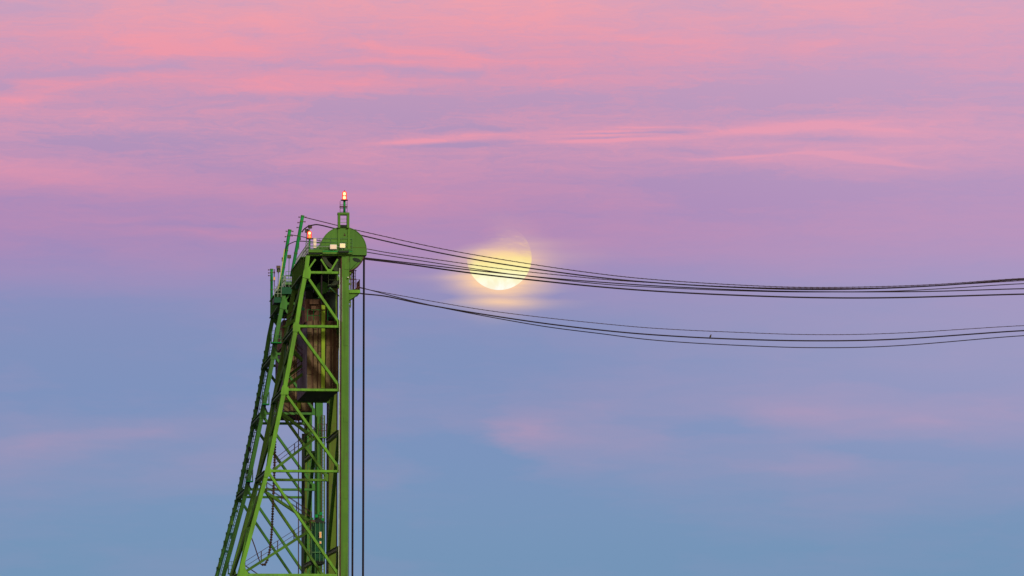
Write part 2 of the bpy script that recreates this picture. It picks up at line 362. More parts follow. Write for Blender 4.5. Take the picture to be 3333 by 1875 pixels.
# column
b = MB()
x0, _ = xz(1108, 1200); x1, _ = xz(1134, 1200); zt = xz(1120, 836)[1]; zb = xz(1120, 2740)[1]
cx = (x0 + x1) / 2
b.box((cx + .03, YA - .5, (zt + zb) / 2), (x1 - x0 - .06, .06, zt - zb)); b.box((cx, YA + .5, (zt + zb) / 2), (x1 - x0, .06, zt - zb))
b.box((x0 + .06, YA, (zt + zb) / 2), (.05, .936, zt - zb)); b.box((x1 - .06, YA, (zt + zb) / 2), (.05, .936, zt - zb))
k = zt - 1.0
while k > zb:                                        # splice plates
    b.box((cx + .12, YA - .545, k), (x1 - x0 - .3, .026, .5)); k -= 7.3
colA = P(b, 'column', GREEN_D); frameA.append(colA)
def hor(y, xl, xr, w=.22, m=GREEN):
    b = MB(); p = U(xl, y, YA); q = U(xr, y, YA); q.z = p.z
    b.hbar(p, q, w, .86, .05); return P(b, 'horizontal_strut', m)
def dia(a, c, w=.23, m=GREEN):
    b = MB(); b.hbar(U(*a, YA), U(*c, YA), w, .78, .05); return P(b, 'diagonal_brace', m)
for y, xr in ((887.5, 1104), (1062.5, 1106), (1269, 1106), (1533, 1106), (1871, 1106), (2290, 1106)):
    frameA.append(hor(y, legx(y), xr))
frameA.append(hor(829, 1003, 1146, .24))
for a, c in (((1000, 902), (1102, 1050)), ((970, 1074), (1102, 1256)), ((928, 1280), (1103, 1524)), ((872, 1536), (1103, 1874)), ((783, 1880), (1103, 2288)), ((668, 2292), (1103, 2735))):
    frameA.append(dia(a, c))
for a, c in (((1026, 845), (1001, 880)), ((1044, 845), (1067, 882)), ((1098, 845), (1076, 882))):
    frameA.append(dia(a, c, .16))
def gus(poly, off=.60, m=GREEN):
    b = MB(); q = [xz(*p) for p in poly]
    b.prism(q, YA - off, YA - off + .03)
    return P(b, 'gusset_plate', m)
C2 = lambda x, y: (860 + x * .15528, 780 + y * .15528)
C3 = lambda x, y: (820 + x * .15528, 960 + y * .15528)
C4 = lambda x, y: (820 + x * .15528, 1140 + y * .15528)
C7 = lambda x, y: (740 + x * .1941, 1470 + y * .1941)
frameA.append(gus([C2(*p) for p in ((862, 590), (905, 588), (945, 610), (975, 680), (950, 820), (915, 832), (858, 818), (795, 800), (818, 660))]))
frameA.append(gus([C2(*p) for p in ((1310, 628), (1412, 628), (1412, 705), (1310, 705))], .46))
frameA.append(gus([C3(*p) for p in ((890, 588), (945, 590), (1005, 640), (1000, 760), (940, 788), (848, 778), (850, 640))]))
frameA.append(gus([C4(*p) for p in ((640, 735), (700, 735), (765, 800), (757, 935), (652, 945), (592, 938), (615, 800))]))
frameA.append(gus([C7(*p) for p in ((638, 250), (690, 250), (742, 310), (738, 350), (690, 430), (610, 432), (622, 330))]))
frameA.append(gus([(794, 1830), (800, 1858), (806, 1864), (806, 1878), (798, 1890), (772, 1895), (780, 1850)]))
for yc in (1053, 1260, 1522, 1866):
    frameA.append(gus([(1096, yc - 12), (1107, yc - 6), (1107, yc + 18), (1096, yc + 14)], .47))
# members running away from the viewer between frame A and frame B
deep = []; rear = []
def along(px, py, w=.3, h=.35, m=GREEN_D, name='cross_strut', y0=.56, y1=DYB - .56):
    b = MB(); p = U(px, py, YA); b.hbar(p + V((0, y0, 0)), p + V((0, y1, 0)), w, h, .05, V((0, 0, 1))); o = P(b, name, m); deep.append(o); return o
for y in (1067, 1270, 1534, 1871, 2290): along(legx(y) - 2, y + 3, .5, .42)
for y in (1062, 1405, 1784, 2200, 2600): along(1104, y, .4, .4, OLIVE)
rear_nodes = [890, 1067, 1270, 1534, 1871, 2290, 2730]
for i, (ya, yb) in enumerate(zip(rear_nodes, rear_nodes[1:])):
    for s_ in ((0,) if i < 1 else (0, 1)):
        b = MB(); p = U(legx(ya), ya); q = U(legx(yb), yb)
        if s_ == 0: p.y += .5; q.y += DYB - .5
        else: p.y += DYB - .5; q.y += .5; p.x += .03; q.x += .03
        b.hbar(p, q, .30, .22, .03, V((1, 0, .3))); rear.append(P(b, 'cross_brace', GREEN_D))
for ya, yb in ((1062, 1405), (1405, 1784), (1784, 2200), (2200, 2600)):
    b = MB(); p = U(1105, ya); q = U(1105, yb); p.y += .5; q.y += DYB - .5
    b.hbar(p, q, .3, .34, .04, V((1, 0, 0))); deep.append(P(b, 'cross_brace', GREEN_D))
# plate girder with stiffeners closing the rear of the machinery deck
b = MB(); zt_ = xz(995, 836)[1]; zb_ = xz(995, 893)[1]; gx = xz(990, 860)[0]
b.span((gx - .03, YA + .6, zb_), (gx + .03, YA + DYB - .6, zt_))
b.span((gx - .3, YA + .58, zb_ - .07), (gx + .3, YA + DYB - .58, zb_ - .002)); b.span((gx - .3, YA + .58, zt_ + .002), (gx + .3, YA + DYB - .58, zt_ + .07))
for i in range(12):
    y = YA + 1.2 + i * (DYB - 2.4) / 11; b.span((gx - .24, y - .03, zb_ + .003), (gx - .032, y + .03, zt_ - .003))
deep.append(P(b, 'plate_girder', GREEN_D))
# main deck and its edge beams
xL = xz(1001, 826)[0]; xR = xz(1146, 826)[0]; zd = xz(1070, 824.5)[1]
b = MB(); b.span((xL, YA - .6, zd - .16), (xR, YA + DYB + .6, zd)); deep.append(P(b, 'deck_plate', DARK))
b = MB(); b.span((xz(1048, 820)[0], YA - .72, zd - .12), (xR - .02, YA - .603, zd + .07)); b.span((xL + .05, YA - .70, zd + .002), (xz(1054, 820)[0], YA - .58, zd + .27)); deep.append(P(b, 'edge_beam', GREEN_D))
b = MB(); b.span((xz(1048, 820)[0], YA - .74, zd + .072), (xR - .03, YA - .60, zd + .17)); deep.append(P(b, 'toe_board', TEAL))
b = MB(); y = YA + 1.4
while y < YA + DYB - 1:
    b = MB(); b.hbar((xL + .1, y, zd - .42), (xR - .4, y, zd - .42), .25, .5, .04, V((0, 0, 1))); y += 2.3; deep.append(P(b, 'floor_beam', DARK))
# railings round the deck
b = MB()
zr = zd + .05
b.rail([(xL + .1, YA - .65, zr), (xR - .05, YA - .65, zr)], 1.30, .95, .024, (1.0, .72, .45, .2)); deep.append(P(b, 'front_railing', RAIL))
b = MB(); b.rail([(xL + .02, YA - .6, zr - .2), (xL + .02, YA + DYB + .4, zr - .2)], 1.1, .9, .028, (1.0, .66, .33)); deep.append(P(b, 'side_railing', PALE))
b = MB(); za = xz(1010, 773)[1]
b.rail([(xz(1008, 773)[0], YA + 5, za - 1.1), (xz(1060, 773)[0], YA + 5, za - 1.1)], 1.1, .9, .03, (1.0, .5)); deep.append(P(b, 'upper_railing', RAIL))
b = MB(); b.tube([U(1006, 803, YA - .85), U(1104, 803.5, YA - .85)], .03, 6)
b.tube([U(1006, 803, YA - .85), U(984, 824, YA + 3)], .03, 6); deep.append(P(b, 'handrail_pipe', PALE))
# sheaves and hoods
SR = 70 * 450 / F * 1.0
def circ(c, r, a0, a1, n): return [(c[0] + r * math.cos(math.radians(a0 + (a1 - a0) * i / n)), c[1] + r * math.sin(math.radians(a0 + (a1 - a0) * i / n))) for i in range(n + 1)]
scx, scz = xz(1116, 816)
def sheave(Y):
    b = MB()
    n = 48
    for r0, r1, y0, y1 in ((SR * .86, SR, -.42, .42), (SR * .985, SR * 1.04, -.47, -.40), (SR * .985, SR * 1.04, .40, .47)):
        k0 = len(b.v)
        for j in range(n):
            t = 2 * math.pi * j / n
            for r, yy in ((r0, y0), (r1, y0), (r1, y1), (r0, y1)): b.v.append(V((scx + r * math.cos(t), Y + yy, scz + r * math.sin(t))))
        for j in range(n):
            a = k0 + j * 4; c = k0 + ((j + 1) % n) * 4
            for q in range(4): b.f.append((a + q, c + q, c + (q + 1) % 4, a + (q + 1) % 4))
    for kx in range(6):
        t = math.radians(kx * 60 + 15); d = V((math.cos(t), 0, math.sin(t))); c0 = V((scx, Y, scz))
        b.bar(c0 + d * .3, c0 + d * (SR * .88), .62, .5)
    b.lathe((scx, Y, scz), [(.38, -.6), (.38, .6)], 'Y', 20)
    return b.build('sheave_wheel', SHV, tw)
def hood(Y, m=HOOD):
    b = MB(); R = 77 * 450 / F; zbot = xz(1116, 832)[1]
    out = [(scx + R, zbot)] + circ((scx, scz), R, 0, 180, 40) + [(scx - R, zbot)]
    b.prism(out, Y - .75, Y - .70); b.prism(out, Y + .70, Y + .75)
    n = len(out)
    inn = [(scx + R - .06, zbot)] + circ((scx, scz), R - .06, 0, 180, 40) + [(scx - R + .06, zbot)]
    k0 = len(b.v)
    for (ox, oz), (ix, iz) in zip(out, inn):
        b.v += [V((ox - (ox - scx) * .002, Y - .698, oz)), V((ox - (ox - scx) * .002, Y + .698, oz)), V((ix, Y + .698, iz)), V((ix, Y - .698, iz))]
    for j in range(n - 1):
        a = k0 + j * 4; c = a + 4
        for q in range(4): b.f.append((a + q, c + q, c + (q + 1) % 4, a + (q + 1) % 4))
    h_ = b.build('sheave_hood', m, tw)
    b = MB()
    b.tube([(x, Y - .76, z) for x, z in circ((scx, scz), R - .04, -2, 182, 48)], .035, 6); b.build('rim_flange', GREEN_D, h_)
    b = MB(); b.span((scx - R + .06, Y - .775, scz + .25), (scx + R - .06, Y - .752, scz + .29)); b.build('seam_strip', OLIVE, h_)
    return h_
def guard(Y):
    b = MB(); R_ = 71 * 450 / F; zc = xz(1116, 834.5)[1]
    arc = [(scx + R_ * math.cos(math.radians(a)), scz + R_ * math.sin(math.radians(a))) for a in range(-15, -76, -3)]
    x_l = xz(1136.5, 840)[0]
    b.prism([(x_l, zc), (arc[0][0], zc)] + arc + [(x_l, arc[-1][1])], Y - .56, Y - .50)
    g_ = b.build('guard_plate', HOOD, tw)
    b = MB(); c = xz(1160, 848); ring = [(c[0] + .40 * math.cos(t * math.pi / 10), c[1] + .19 * math.sin(t * math.pi / 10) - .10 * math.cos(t * math.pi / 10)) for t in range(20)]
    b.prism(ring, Y - .575, Y - .561); b.build('opening_shade_disc', DARK, g_)  # raised dark disc painted in for the shaded hole
    b = MB(); b.tube([(x, Y - .57, z) for x, z in arc], .05, 6); b.build('edge_rib', RUSTB, g_)
    return g_
YS = [YA + .15, YA + 12.2]
for Y in YS:
    deep.append(sheave(Y)); deep.append(hood(Y)); deep.append(guard(Y))
# bearing pedestals, machinery under and on the deck
b = MB()
for Y in YS:
    for s_ in (-1.05, 1.05):
        b = MB(); b.span((scx - .5, Y + s_ - .16, zd + .002), (scx + .5, Y + s_ + .16, scz - .1)); deep.append(P(b, 'bearing_pedestal', DARK))
b = MB()
for (xa, ya, xb, yb, Y0, Y1) in ((1012, 856, 1040, 905, 4, 9), (1050, 850, 1098, 900, 3.5, 11), (1010, 925, 1034, 958, 6, 12), (1040, 905, 1062, 935, 7, 11), (1068, 935, 1100, 962, 6, 13), (1072, 940, 1101, 1030, 3.2, 5.8)):  # last one is an added panel that darkens the gap beside the column
    p = U(xa, ya); q = U(xb, yb); b = MB(); b.span((p.x, YA + Y0, q.z), (q.x, YA + Y1, p.z)); deep.append(P(b, 'housing_or_shade_panel', DARK))
b = MB()
for (xa, xb, y, Y0, w) in ((1010, 1100, 853, 5, .22), (1000, 1103, 912, 5.5, .3), (985, 1103, 903, 9.5, .35), (1000, 1103, 935, 12, .3), (1000, 1103, 862, 12.5, .25)):
    p = U(xa, y); q = U(xb, y); b = MB(); b.bar((p.x, YA + Y0, p.z), (q.x, YA + Y0, p.z), w, .3); deep.append(P(b, 'machinery_beam', TEAL_D))
b = MB()
for (xa, ya, xb, yb, Y0, w) in ((1010, 905, 1060, 895, 6, .16), (985, 900, 1040, 915, 8, .18), (1090, 880, 1070, 960, 8, .15), (1083, 930, 1083, 1000, 9, .22), (998, 1000, 982, 985, 3, .25)):
    p = U(xa, ya); q = U(xb, yb); p.y = q.y = YA + Y0; b = MB(); b.bar(p, q, w, .16); deep.append(P(b, 'machinery_bracket', TEAL_D))
b = MB(); b.lathe((xz(1060, 925)[0], YA + 5, xz(1060, 925)[1]), [(.55, -1.4), (.6, -1.38), (.6, -1.3), (.42, -1.28), (.42, 1.28), (.6, 1.3), (.6, 1.4)], 'Y', 20); deep.append(P(b, 'cable_drum', FAR_G))
# small inner platform with a pale ladder
b = MB(); p = U(1067, 930, YA + 1.5)
b.span((p.x, YA + 1.0, p.z - .12), (xz(1104, 930)[0], YA + 2.4, p.z)); pl = P(b, 'service_platform', DARK); deep.append(pl)
b = MB(); b.rail([(p.x + .03, YA + 1.05, p.z), (p.x + .68, YA + 1.05, p.z)], 1.05, .65, .03, (1, .5, .05)); o = b.build('railing', PALE, pl)
b = MB(); b.bar(U(1073, 935, YA + 1), U(1105, 965, YA + 1), .09, .1); deep.append(P(b, 'platform_brace', RAIL))
# outer platform on the channel side of the column, with bracket and caged ladder
xo0 = xz(1135.5, 945)[0]; xo1 = xz(1171, 945)[0]; zo = xz(1150, 945)[1]
b = MB(); b.span((xo0, YA - .55, zo - .30), (xo1, YA + 3.2, zo)); pl2 = P(b, 'outer_platform', GREEN); deep.append(pl2)
b = MB(); b.rail([(xo0 + .05, YA - .5, zo), (xo1 - .04, YA - .5, zo), (xo1 - .04, YA + 3.1, zo)], 1.0, .3, .018, (1, .55)); b.build('railing', RUSTB, pl2)
b = MB(); b.prism([(xo0, zo - .31), (xo1 - .1, zo - .31), (xo1 - .3, zo - .5), (xo0, zo - 1.0)], YA - .4, YA - .3); b.build('bracket', GREEN_D, pl2); b = MB()
b.prism([(xo0, zo - .31), (xo1 - .1, zo - .31), (xo1 - .3, zo - .5), (xo0, zo - 1.0)], YA + 2.6, YA + 2.7); b.build('bracket', GREEN_D, pl2)
b = MB(); b.prism([xz(*C2(*p)) for p in ((1905, 1050), (1915, 1020), (1965, 965), (2002, 960), (2004, 985), (1950, 1052))], YA + .3, YA + 1.4); b.build('equipment_box', RUSTB, pl2)
b = MB()
xa, xb = xz(1150, 900)[0], xz(1163, 900)[0]; z1, z0 = xz(1150, 872)[1], zo
for xx in (xa, xb): b.tube([(xx, YA + 2, z0), (xx, YA + 2, z1)], .03, 5)
z = z0 + .3
while z < z1: b.tube([(xa, YA + 2, z), (xb, YA + 2, z)], .02, 5); z += .31
for z in (z0 + 1.2, z0 + 2.0, z1 - .1):
    b.tube([(xa, YA + 2, z), (xa - .4, YA + 1.6, z), (xa - .42, YA + 1.1, z), (xb, YA + 1.1, z), (xb, YA + 2, z)], .02, 5)
deep.append(P(b, 'caged_ladder', RUSTB))
b = MB()
for yy in (890, 906, 925, 970, 985, 995): 
    p = U(1139, yy); b.box((p.x, YA - .2, p.z), (.16, .3, .18))
b.tube([U(1140.5, 885, YA), U(1140.5, 1002, YA)], .035, 6)
deep.append(P(b, 'cable_clamp', OLIVE))
# conduits up the face of the column
cb = MB(); p = U(1104.6, 1200, YA - .62)
cb.tube([(p.x, YA - .62, xz(1105, 875)[1]), (p.x, YA - .62, zb)], .045, 8); co1 = P(cb, 'conduit_or_lit_strip', PIPE)
cb = MB(); p = U(1109.3, 1200, YA - .62)
cb.tube([(p.x, YA - .60, xz(1105, 842)[1]), (p.x, YA - .60, zb)], .055, 8); co2 = P(cb, 'conduit_or_lit_strip', RUSTB)
cb = MB(); p = U(1113.5, 900, YA - .62); cb.tube([(p.x, YA - .58, xz(1113, 903)[1]), (p.x, YA - .58, xz(1113, 1050)[1])], .02, 6); co3 = P(cb, 'conduit_or_lit_strip', PIPE)
cb = MB(); cb.tube([(xz(1138.6, 1200)[0], YA + .5, xz(1105, 992)[1]), (xz(1138.6, 1200)[0], YA + .5, zb)], .03, 6); co4 = P(cb, 'guide_wire', RUSTB)
# counterweight guide rail
# base pier
b = MB(); pa = U(500, 2740); pb = U(1150, 2740)
b.span((pa.x, YA - 2, -14), (pb.x + 1, YA + DYB + 2, pa.z + .05)); b.span((pa.x - .3, YA - 2.3, -14), (pb.x + 1.3, YA + DYB + 2.3, pa.z - .8))
deep.append(P(b, 'pier', STONE))

# copy frame A to frame B
frameB = []
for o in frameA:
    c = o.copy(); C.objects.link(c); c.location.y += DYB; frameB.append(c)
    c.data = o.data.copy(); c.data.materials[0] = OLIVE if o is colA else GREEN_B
# second tower: a copy of everything so far except what only the near one has
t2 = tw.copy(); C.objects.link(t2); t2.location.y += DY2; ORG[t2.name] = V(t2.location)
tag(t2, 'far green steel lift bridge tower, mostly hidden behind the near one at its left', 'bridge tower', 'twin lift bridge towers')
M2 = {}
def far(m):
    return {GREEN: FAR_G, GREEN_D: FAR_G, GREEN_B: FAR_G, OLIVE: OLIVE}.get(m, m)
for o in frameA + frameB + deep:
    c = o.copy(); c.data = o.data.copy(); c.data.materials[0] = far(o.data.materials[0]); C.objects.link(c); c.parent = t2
    for ch in o.children:
        d = ch.copy(); C.objects.link(d); d.parent = c
# ladder and balconies on the far tower's legs
b = MB()
def ladder(b, pts, w=.42, r=.03, cage=False):
    for p, q in zip(pts, pts[1:]):
        L = (q - p).length; n = int(L / .33)
        for s_ in (0, w): b.tube([p + V((s_, 0, 0)), q + V((s_, 0, 0))], r, 5)
        for i in range(n):
            c = p.lerp(q, i / n); b.tube([c, c + V((w, 0, 0))], .022, 5)
            if cage and i % 3 == 0: b.tube([c, c + V((-.1, -.6, 0)), c + V((w / 2, -.8, 0)), c + V((w + .1, -.6, 0)), c + V((w, 0, 0))], .022, 5)
off = V((0, DY2 + DYB - 1.1, 0))
ladder(b, [U(legx(y) + 9, y) + off for y in (1000, 1150, 1270, 1400, 1534, 1650, 1740, 1871, 2100)], .36, .035, True)
b.build('caged_ladder', FAR_G, t2)
b = MB()
pts = [U(legx(y) - 6, y) + V((0, DY2 + DYB - .2, 0)) for y in (1000, 1150, 1270, 1400, 1534, 1650, 1740, 1871, 2100)]
b.tube(pts, .05, 6)
for p, q in zip(pts, pts[1:]):
    n = int((q - p).length / .8)
    for i in range(n): 
        c = p.lerp(q, (i + .5) / n); b.box(c + V((-.02, 0, 0)), (.17, .25, .3))
b.build('lacing_bars', FAR_G, t2)
for (xa, xb, fy) in ((882, 915, 1115), (853, 876, 1315), (800, 823, 1566), (742, 764, 1866)):
    Y = 480.6; p = U(xa, fy, Y); q = U(xb, fy, Y)
    b = MB(); b.span((p.x, Y - .7, p.z - .1), (q.x, Y + .6, p.z)); bl = b.build('balcony', TEAL, t2)
    b = MB(); b.rail([(p.x + .03, Y + .5, p.z), (p.x + .03, Y - .65, p.z), (q.x - .03, Y - .65, p.z), (q.x - .03, Y + .5, p.z)], 1.15, .4, .022, (1, .66, .33)); b.build('railing', RAIL, bl)
    b = MB(); b.bar((p.x + .2, Y, p.z - .11), ((p.x + q.x) / 2 + .2, Y, p.z - .9), .1, .5); b.build('bracket', DARK, bl)
Y = YA + DY2 - .75; b = MB()
ladder(b, [U(1046, y, Y) for y in (1352, 1500, 1650, 1875, 2300)], .34, .035); b.build('column_ladder', RUSTB, t2)
b = MB(); b.tube([U(1034, 1352, Y), U(1034, 2400, Y)], .07, 8); b.build('cable_duct', GREEN_D, t2)
b = MB(); b.tube([U(1054.5, 1352, Y), U(1054.5, 2400, Y)], .05, 8); b.build('cable_duct', GREEN, t2)
p = U(1034, 1423, Y); q = U(1063, 1427, Y)
b = MB(); b.span((p.x, Y - .6, q.z), (q.x, Y + .1, p.z)); ld = b.build('landing', GREEN_D, t2)
b = MB(); b.rail([(p.x + .03, Y - .57, p.z), (q.x - .03, Y - .57, p.z), (q.x - .03, Y + .05, p.z)], 1.3, .5, .03, (1, .5)); b.build('railing', RUSTB, ld)
b = MB(); Yg = YA + DY2 + 9; k = 1330; sgn = 0
b.bar(U(1002, 1330, Yg), U(1002, 2400, Yg), .16, .2); b.bar(U(1013, 1330, Yg), U(1013, 2400, Yg), .16, .2)
while k < 1900:
    b.bar(U(1002 if sgn else 1013, k, Yg), U(1013 if sgn else 1002, k + 14, Yg), .12, .08); k += 14; sgn = 1 - sgn
b.build('lattice_guide', FAR_G, t2)
rnd = random.Random(4)
for i in range(16):
    y = 1130 + i * 46 + rnd.uniform(-8, 8); Yf = YA + DYB + DY2 - rnd.uniform(.7, 2.5)
    c = U(legx(y) + rnd.uniform(-2, 12), y); c.y = YA + DY2 + DYB - rnd.uniform(.7, 2)
    b = MB(); b.box(c, (rnd.uniform(.2, .5), .3, rnd.uniform(.15, .6))); b.build('junction_box_or_dark_gap', rnd.choice((DARK, GREEN_D, TEAL_D)), t2)
for k, m_ in ((3, TEAL_D), (15, FAR_G)):
    b = MB(); b.tube([U(legx(y) + k, y) + V((0, DY2 + DYB - 1.6, 0)) for y in (930, 1067, 1270, 1534, 1871, 2290)], .06, 6); b.build('cable_duct', m_, t2)
for (xa, ya, xb, yb) in ((917, 912, 952, 957), (893, 950, 915, 985)):
    b = MB(); p = U(xa, ya, 481); q = U(xb, yb, 481); b.span((p.x, 481, q.z), (q.x, 484, (p.z + q.z) / 2)); b.build('equipment_cabinet', TEAL_D, t2)
    b = MB(); b.rail([((p.x), 480.9, (p.z + q.z) / 2), ((q.x), 480.9, (p.z + q.z) / 2)], 1.1, .4, .025, (1, .66, .33)); b.build('railing', PALE, t2)
# zig-zag stairs inside the near tower
YSr = YA + 7.6
FL = [((972, 972), (1000, 1012)), ((998, 1013), (925, 1066)), ((945, 1130), (985, 1175)), ((982, 1190), (922, 1236)), ((925, 1262), (985, 1218)), ((905, 1336), (1022, 1427)), ((1022, 1429), (895, 1526)), ((868, 1604), (1014, 1702)), ((1010, 1726), (797, 1862)), ((790, 1870), (1000, 2010)), ((1000, 2012), (700, 2250))]
for i, (a, c) in enumerate(FL):
    b = MB(); rb = MB()
    Y = YSr + (.45 if i % 2 else -.45); p = U(*a, Y); q = U(*c, Y)
    b.bar(p + V((0, -.4, 0)), q + V((0, -.4, 0)), .26, .06); b.bar(p + V((0, .4, 0)), q + V((0, .4, 0)), .26, .06)
    n = int((q - p).length / .3)
    for k in range(n):
        c_ = p.lerp(q, (k + .5) / n); b.box(c_, (.24, .84, .04))
    b.box(p, (.5, .9, .05)); b.box(q, (.5, .9, .052))
    so = P(b, 'stair_flight', GREEN_D)
    for s_ in (-.4, .4):
        o_ = V((0, s_, 0)); rb = MB()
        for h in (.52, 1.0): rb.tube([p + o_ + V((0, 0, h)), q + o_ + V((0, 0, h))], .026, 5)
        m_ = max(1, int((q - p).length / 1.6))
        for k in range(m_ + 1): c_ = p.lerp(q, k / m_) + o_; rb.tube([c_, c_ + V((0, 0, 1.0))], .026, 5)
        rb.build('handrail', RUSTB, so)
# thin riser pipe and an added dark bar for the far column's shadow side
b = MB(); b.tube([U(971.5, 1355, YA + 17), U(971.5, 2700, YA + 17)], .05, 6); P(b, 'riser_pipe', RUSTB)
b = MB(); p = U(986, 1500, YA + 17.5); 
b.span((p.x - .12, YA + 17.2, zb), (p.x + .14, YA + 17.6, xz(986, 1372)[1])); P(b, 'dark_shade_bar', DARK)  # dark bar put in for the shadow side of the far column
# slender mast frame on the hood carrying the beacon
b = MB(); Yh = YA - .72
for xa, xb in ((1100, 1107.5), (1129, 1137)):
    p = U(xa, 692, Yh); q = U(xb, 742, Yh); b.span((p.x, Yh - .12, q.z), (q.x, Yh + .5, p.z))
p = U(1101, 692, Yh); q = U(1137, 699, Yh); b.span((p.x - .06, Yh - .16, q.z), (q.x, Yh + .54, p.z))
mf = P(b, 'beacon_mast_frame', GREEN_D)
b = MB()
for y in (701.5, 713, 724.5): b.tube([U(1107, y, Yh), U(1130, y, Yh)], .028, 5)
b.build('rungs', PALE, mf)
b = MB(); p = U(1107.6, 732, Yh); q = U(1129, 739, Yh); b.span((p.x, Yh - .05, q.z), (q.x, Yh + .3, p.z)); b.build('junction_box_or_dark_gap', DARK, mf)  # dark block put in for the black gap between the mast legs
b = MB()
for xa, xb, y1_ in ((1100, 1107, 800), (1132, 1139.5, 812)):
    p = U(xa, 741, Yh); q = U(xb, y1_, Yh); b.span((p.x, YA - .68, q.z), (q.x, YA - .602, p.z - .01))
b.build('mast_strap', GREEN_D, mf)
b = MB(); b.tube([U(1121, 692, Yh + .1), U(1121, 654, Yh + .1)], .115, 12); b.build('mast_pipe', TEAL, mf, smooth=True)
b = MB()
for x in (1107, 1130): b.tube([U(x, 692, Yh + .2), U(x, 655, Yh + .2)], .022, 5)
for y in (690, 678.5, 667): b.tube([U(1107, y, Yh + .2), U(1130, y, Yh + .2)], .022, 5)
p = U(1106, 671, Yh); q = U(1131, 674, Yh); b.span((p.x, Yh - .05, q.z), (q.x, Yh + .5, p.z))
b.build('ladder_cage', RUSTB, mf)
b = MB(); p = U(1117.5, 760, YA - .74); b.prism([xz(*C_) for C_ in ((1119.5, 762), (1121, 762), (1121, 766), (1124, 768), (1120.5, 770), (1117, 767), (1119.5, 766))], YA - .66, YA - .602); P(b, 'rust_mark_plate', RUSTB)

# ------------------------------------------------------------------ counterweights
def counterweight(Y0, dz, label, name='counterweight'):
    f0, f1, depth = Y0 + 1.3, Y0 + 14.3, 13
    x0 = xz(999, 1270, 451.3)[0]; x1 = xz(1102, 1270, 451.3)[0]; zb = xz(1050, 1273.5, 451.3)[1] + dz; zt = xz(1050, 1044, 451.3)[1] + dz
    t = empty(name, V(((x0 + x1) / 2, (f0 + f1) / 2, zb)), label, 'counterweight', 'counterweights of the twin lift towers')
    b = MB(); b.span((x0 + .05, f0 + .12, zb + .02), (x1, f1, zt)); b.build('concrete_block', TAN2, t)
    b = MB(); xs = [999, 1014, 1019.5, 1033, 1036, 1048, 1060, 1075, 1079.5, 1084, 1101]
    keep = [(999, 1013.5), (1019.5, 1032), (1035, 1046), (1059, 1074), (1080, 1085), (1092, 1101)]
    for a, c in keep:
        k = zb + .03
        while k < zt - .2:
            h = random.choice((.9, 1.2, 1.6, 2.2)); h = min(h, zt + random.uniform(-.05, .15) - k)
            b.span((xz(a, 1270, 451.3)[0] + random.uniform(0, .05), f0 - random.uniform(0, .08), k), (xz(c, 1270, 451.3)[0] - random.uniform(0, .05), f0 + .118, k + h - .04)); k += h
    b.build('front_panel', TAN, t)
    b = MB(); b.span((x0 - .02, f0 + .01, zb), (x0 + .048, f1 - .02, zt - .3)); b.build('side_shade_panel', GREY, t)
    b = MB(); b.span((x0, f0 + .02, zb - .03), (x1 - .03, f1 - .03, zb + .018)); b.build('bottom_plate', DARK, t)
    # yoke on top
    b = MB(); p = U(998, 966, 451.3); q = U(1072, 1043, 451.3)
    b.span((p.x, f0 + 2.2, q.z + dz), (q.x, f1 - 2.0, p.z + dz))
    p = U(1012, 970, 451.3); q = U(1041, 985, 451.3); b.span((p.x, f0 + 1.6, q.z + dz), (q.x, f0 + 2.19, p.z + dz))
    p = U(1018, 990, 451.3); q = U(1034, 1006, 451.3); b.span((p.x, f0 + 1.7, q.z + dz), (q.x, f0 + 2.19, p.z + dz))
    b.build('rope_yoke', TAN2, t)
    b = MB(); zz = zt; xa = xz(1001, 1009, 451.3)[0]; xb = xz(1042, 1009, 451.3)[0]
    b.rail([(xa, f0 + .2, zz), (xb, f0 + .2, zz)], 1.06, .62, .035, (1, .47)); b.build('railing', TEAL, t); b = MB(); b.rail([(xz(1072, 1, 451.3)[0], f0 + .5, zz), (xz(1095, 1, 451.3)[0], f0 + .5, zz)], 1.06, .7, .03, (1, .47))
    b.build('railing', TEAL, t)
    b = MB(); p = U(1047, 993, 451); q = U(1057.5, 1264, 451); gz = U(1047, 1011, 451).z
    b.span((p.x, f0 - .22, q.z + dz), (q.x, f0 - .06, gz + dz)); b.span((p.x, f0 - .22, gz + .12 + dz), (q.x, f0 - .06, p.z + dz)); b.build('guide_bar', MOSS, t)
    return t
counterweight(YA, 0, 'tan concrete counterweight with vertical grooves hanging inside the near green tower')
counterweight(YA + DY2, .33, 'brown counterweight behind, partly hidden, hanging inside the far green tower')

# ropes over the sheaves: one bundle per sheave
def ropes(Y, label, z_end, dz=0):
    b = MB(); R = SR * 1.0
    n = 5
    for i in range(n):
        y = Y - .3 + .6 * i / (n - 1)
        pts = [V((scx + R, y, -6))] + [V((scx + R * math.cos(math.radians(a)), y, scz + R * math.sin(math.radians(a)))) for a in range(0, 181, 9)] + [V((scx - R, y, z_end))]
        b.tube(pts, .072, 6)
    return tag(b.build('hoisting_rope', ROPE), label, 'hoisting rope', 'rope bundles over the sheaves of the twin towers')
zcw = xz(1040, 990)[1]
ropes(YS[0], 'thick black rope bundle hanging farthest right of the near tower, from the round hood', zcw)
ropes(YS[1], 'black rope bundle hanging between the near column and the farthest right ropes', zcw)
ropes(YS[0] + DY2, 'rope bundle of the far tower, mostly hidden behind the near front column', zcw)
ropes(YS[1] + DY2, 'dark rope bundle farthest back inside the green tower lattice', zcw)

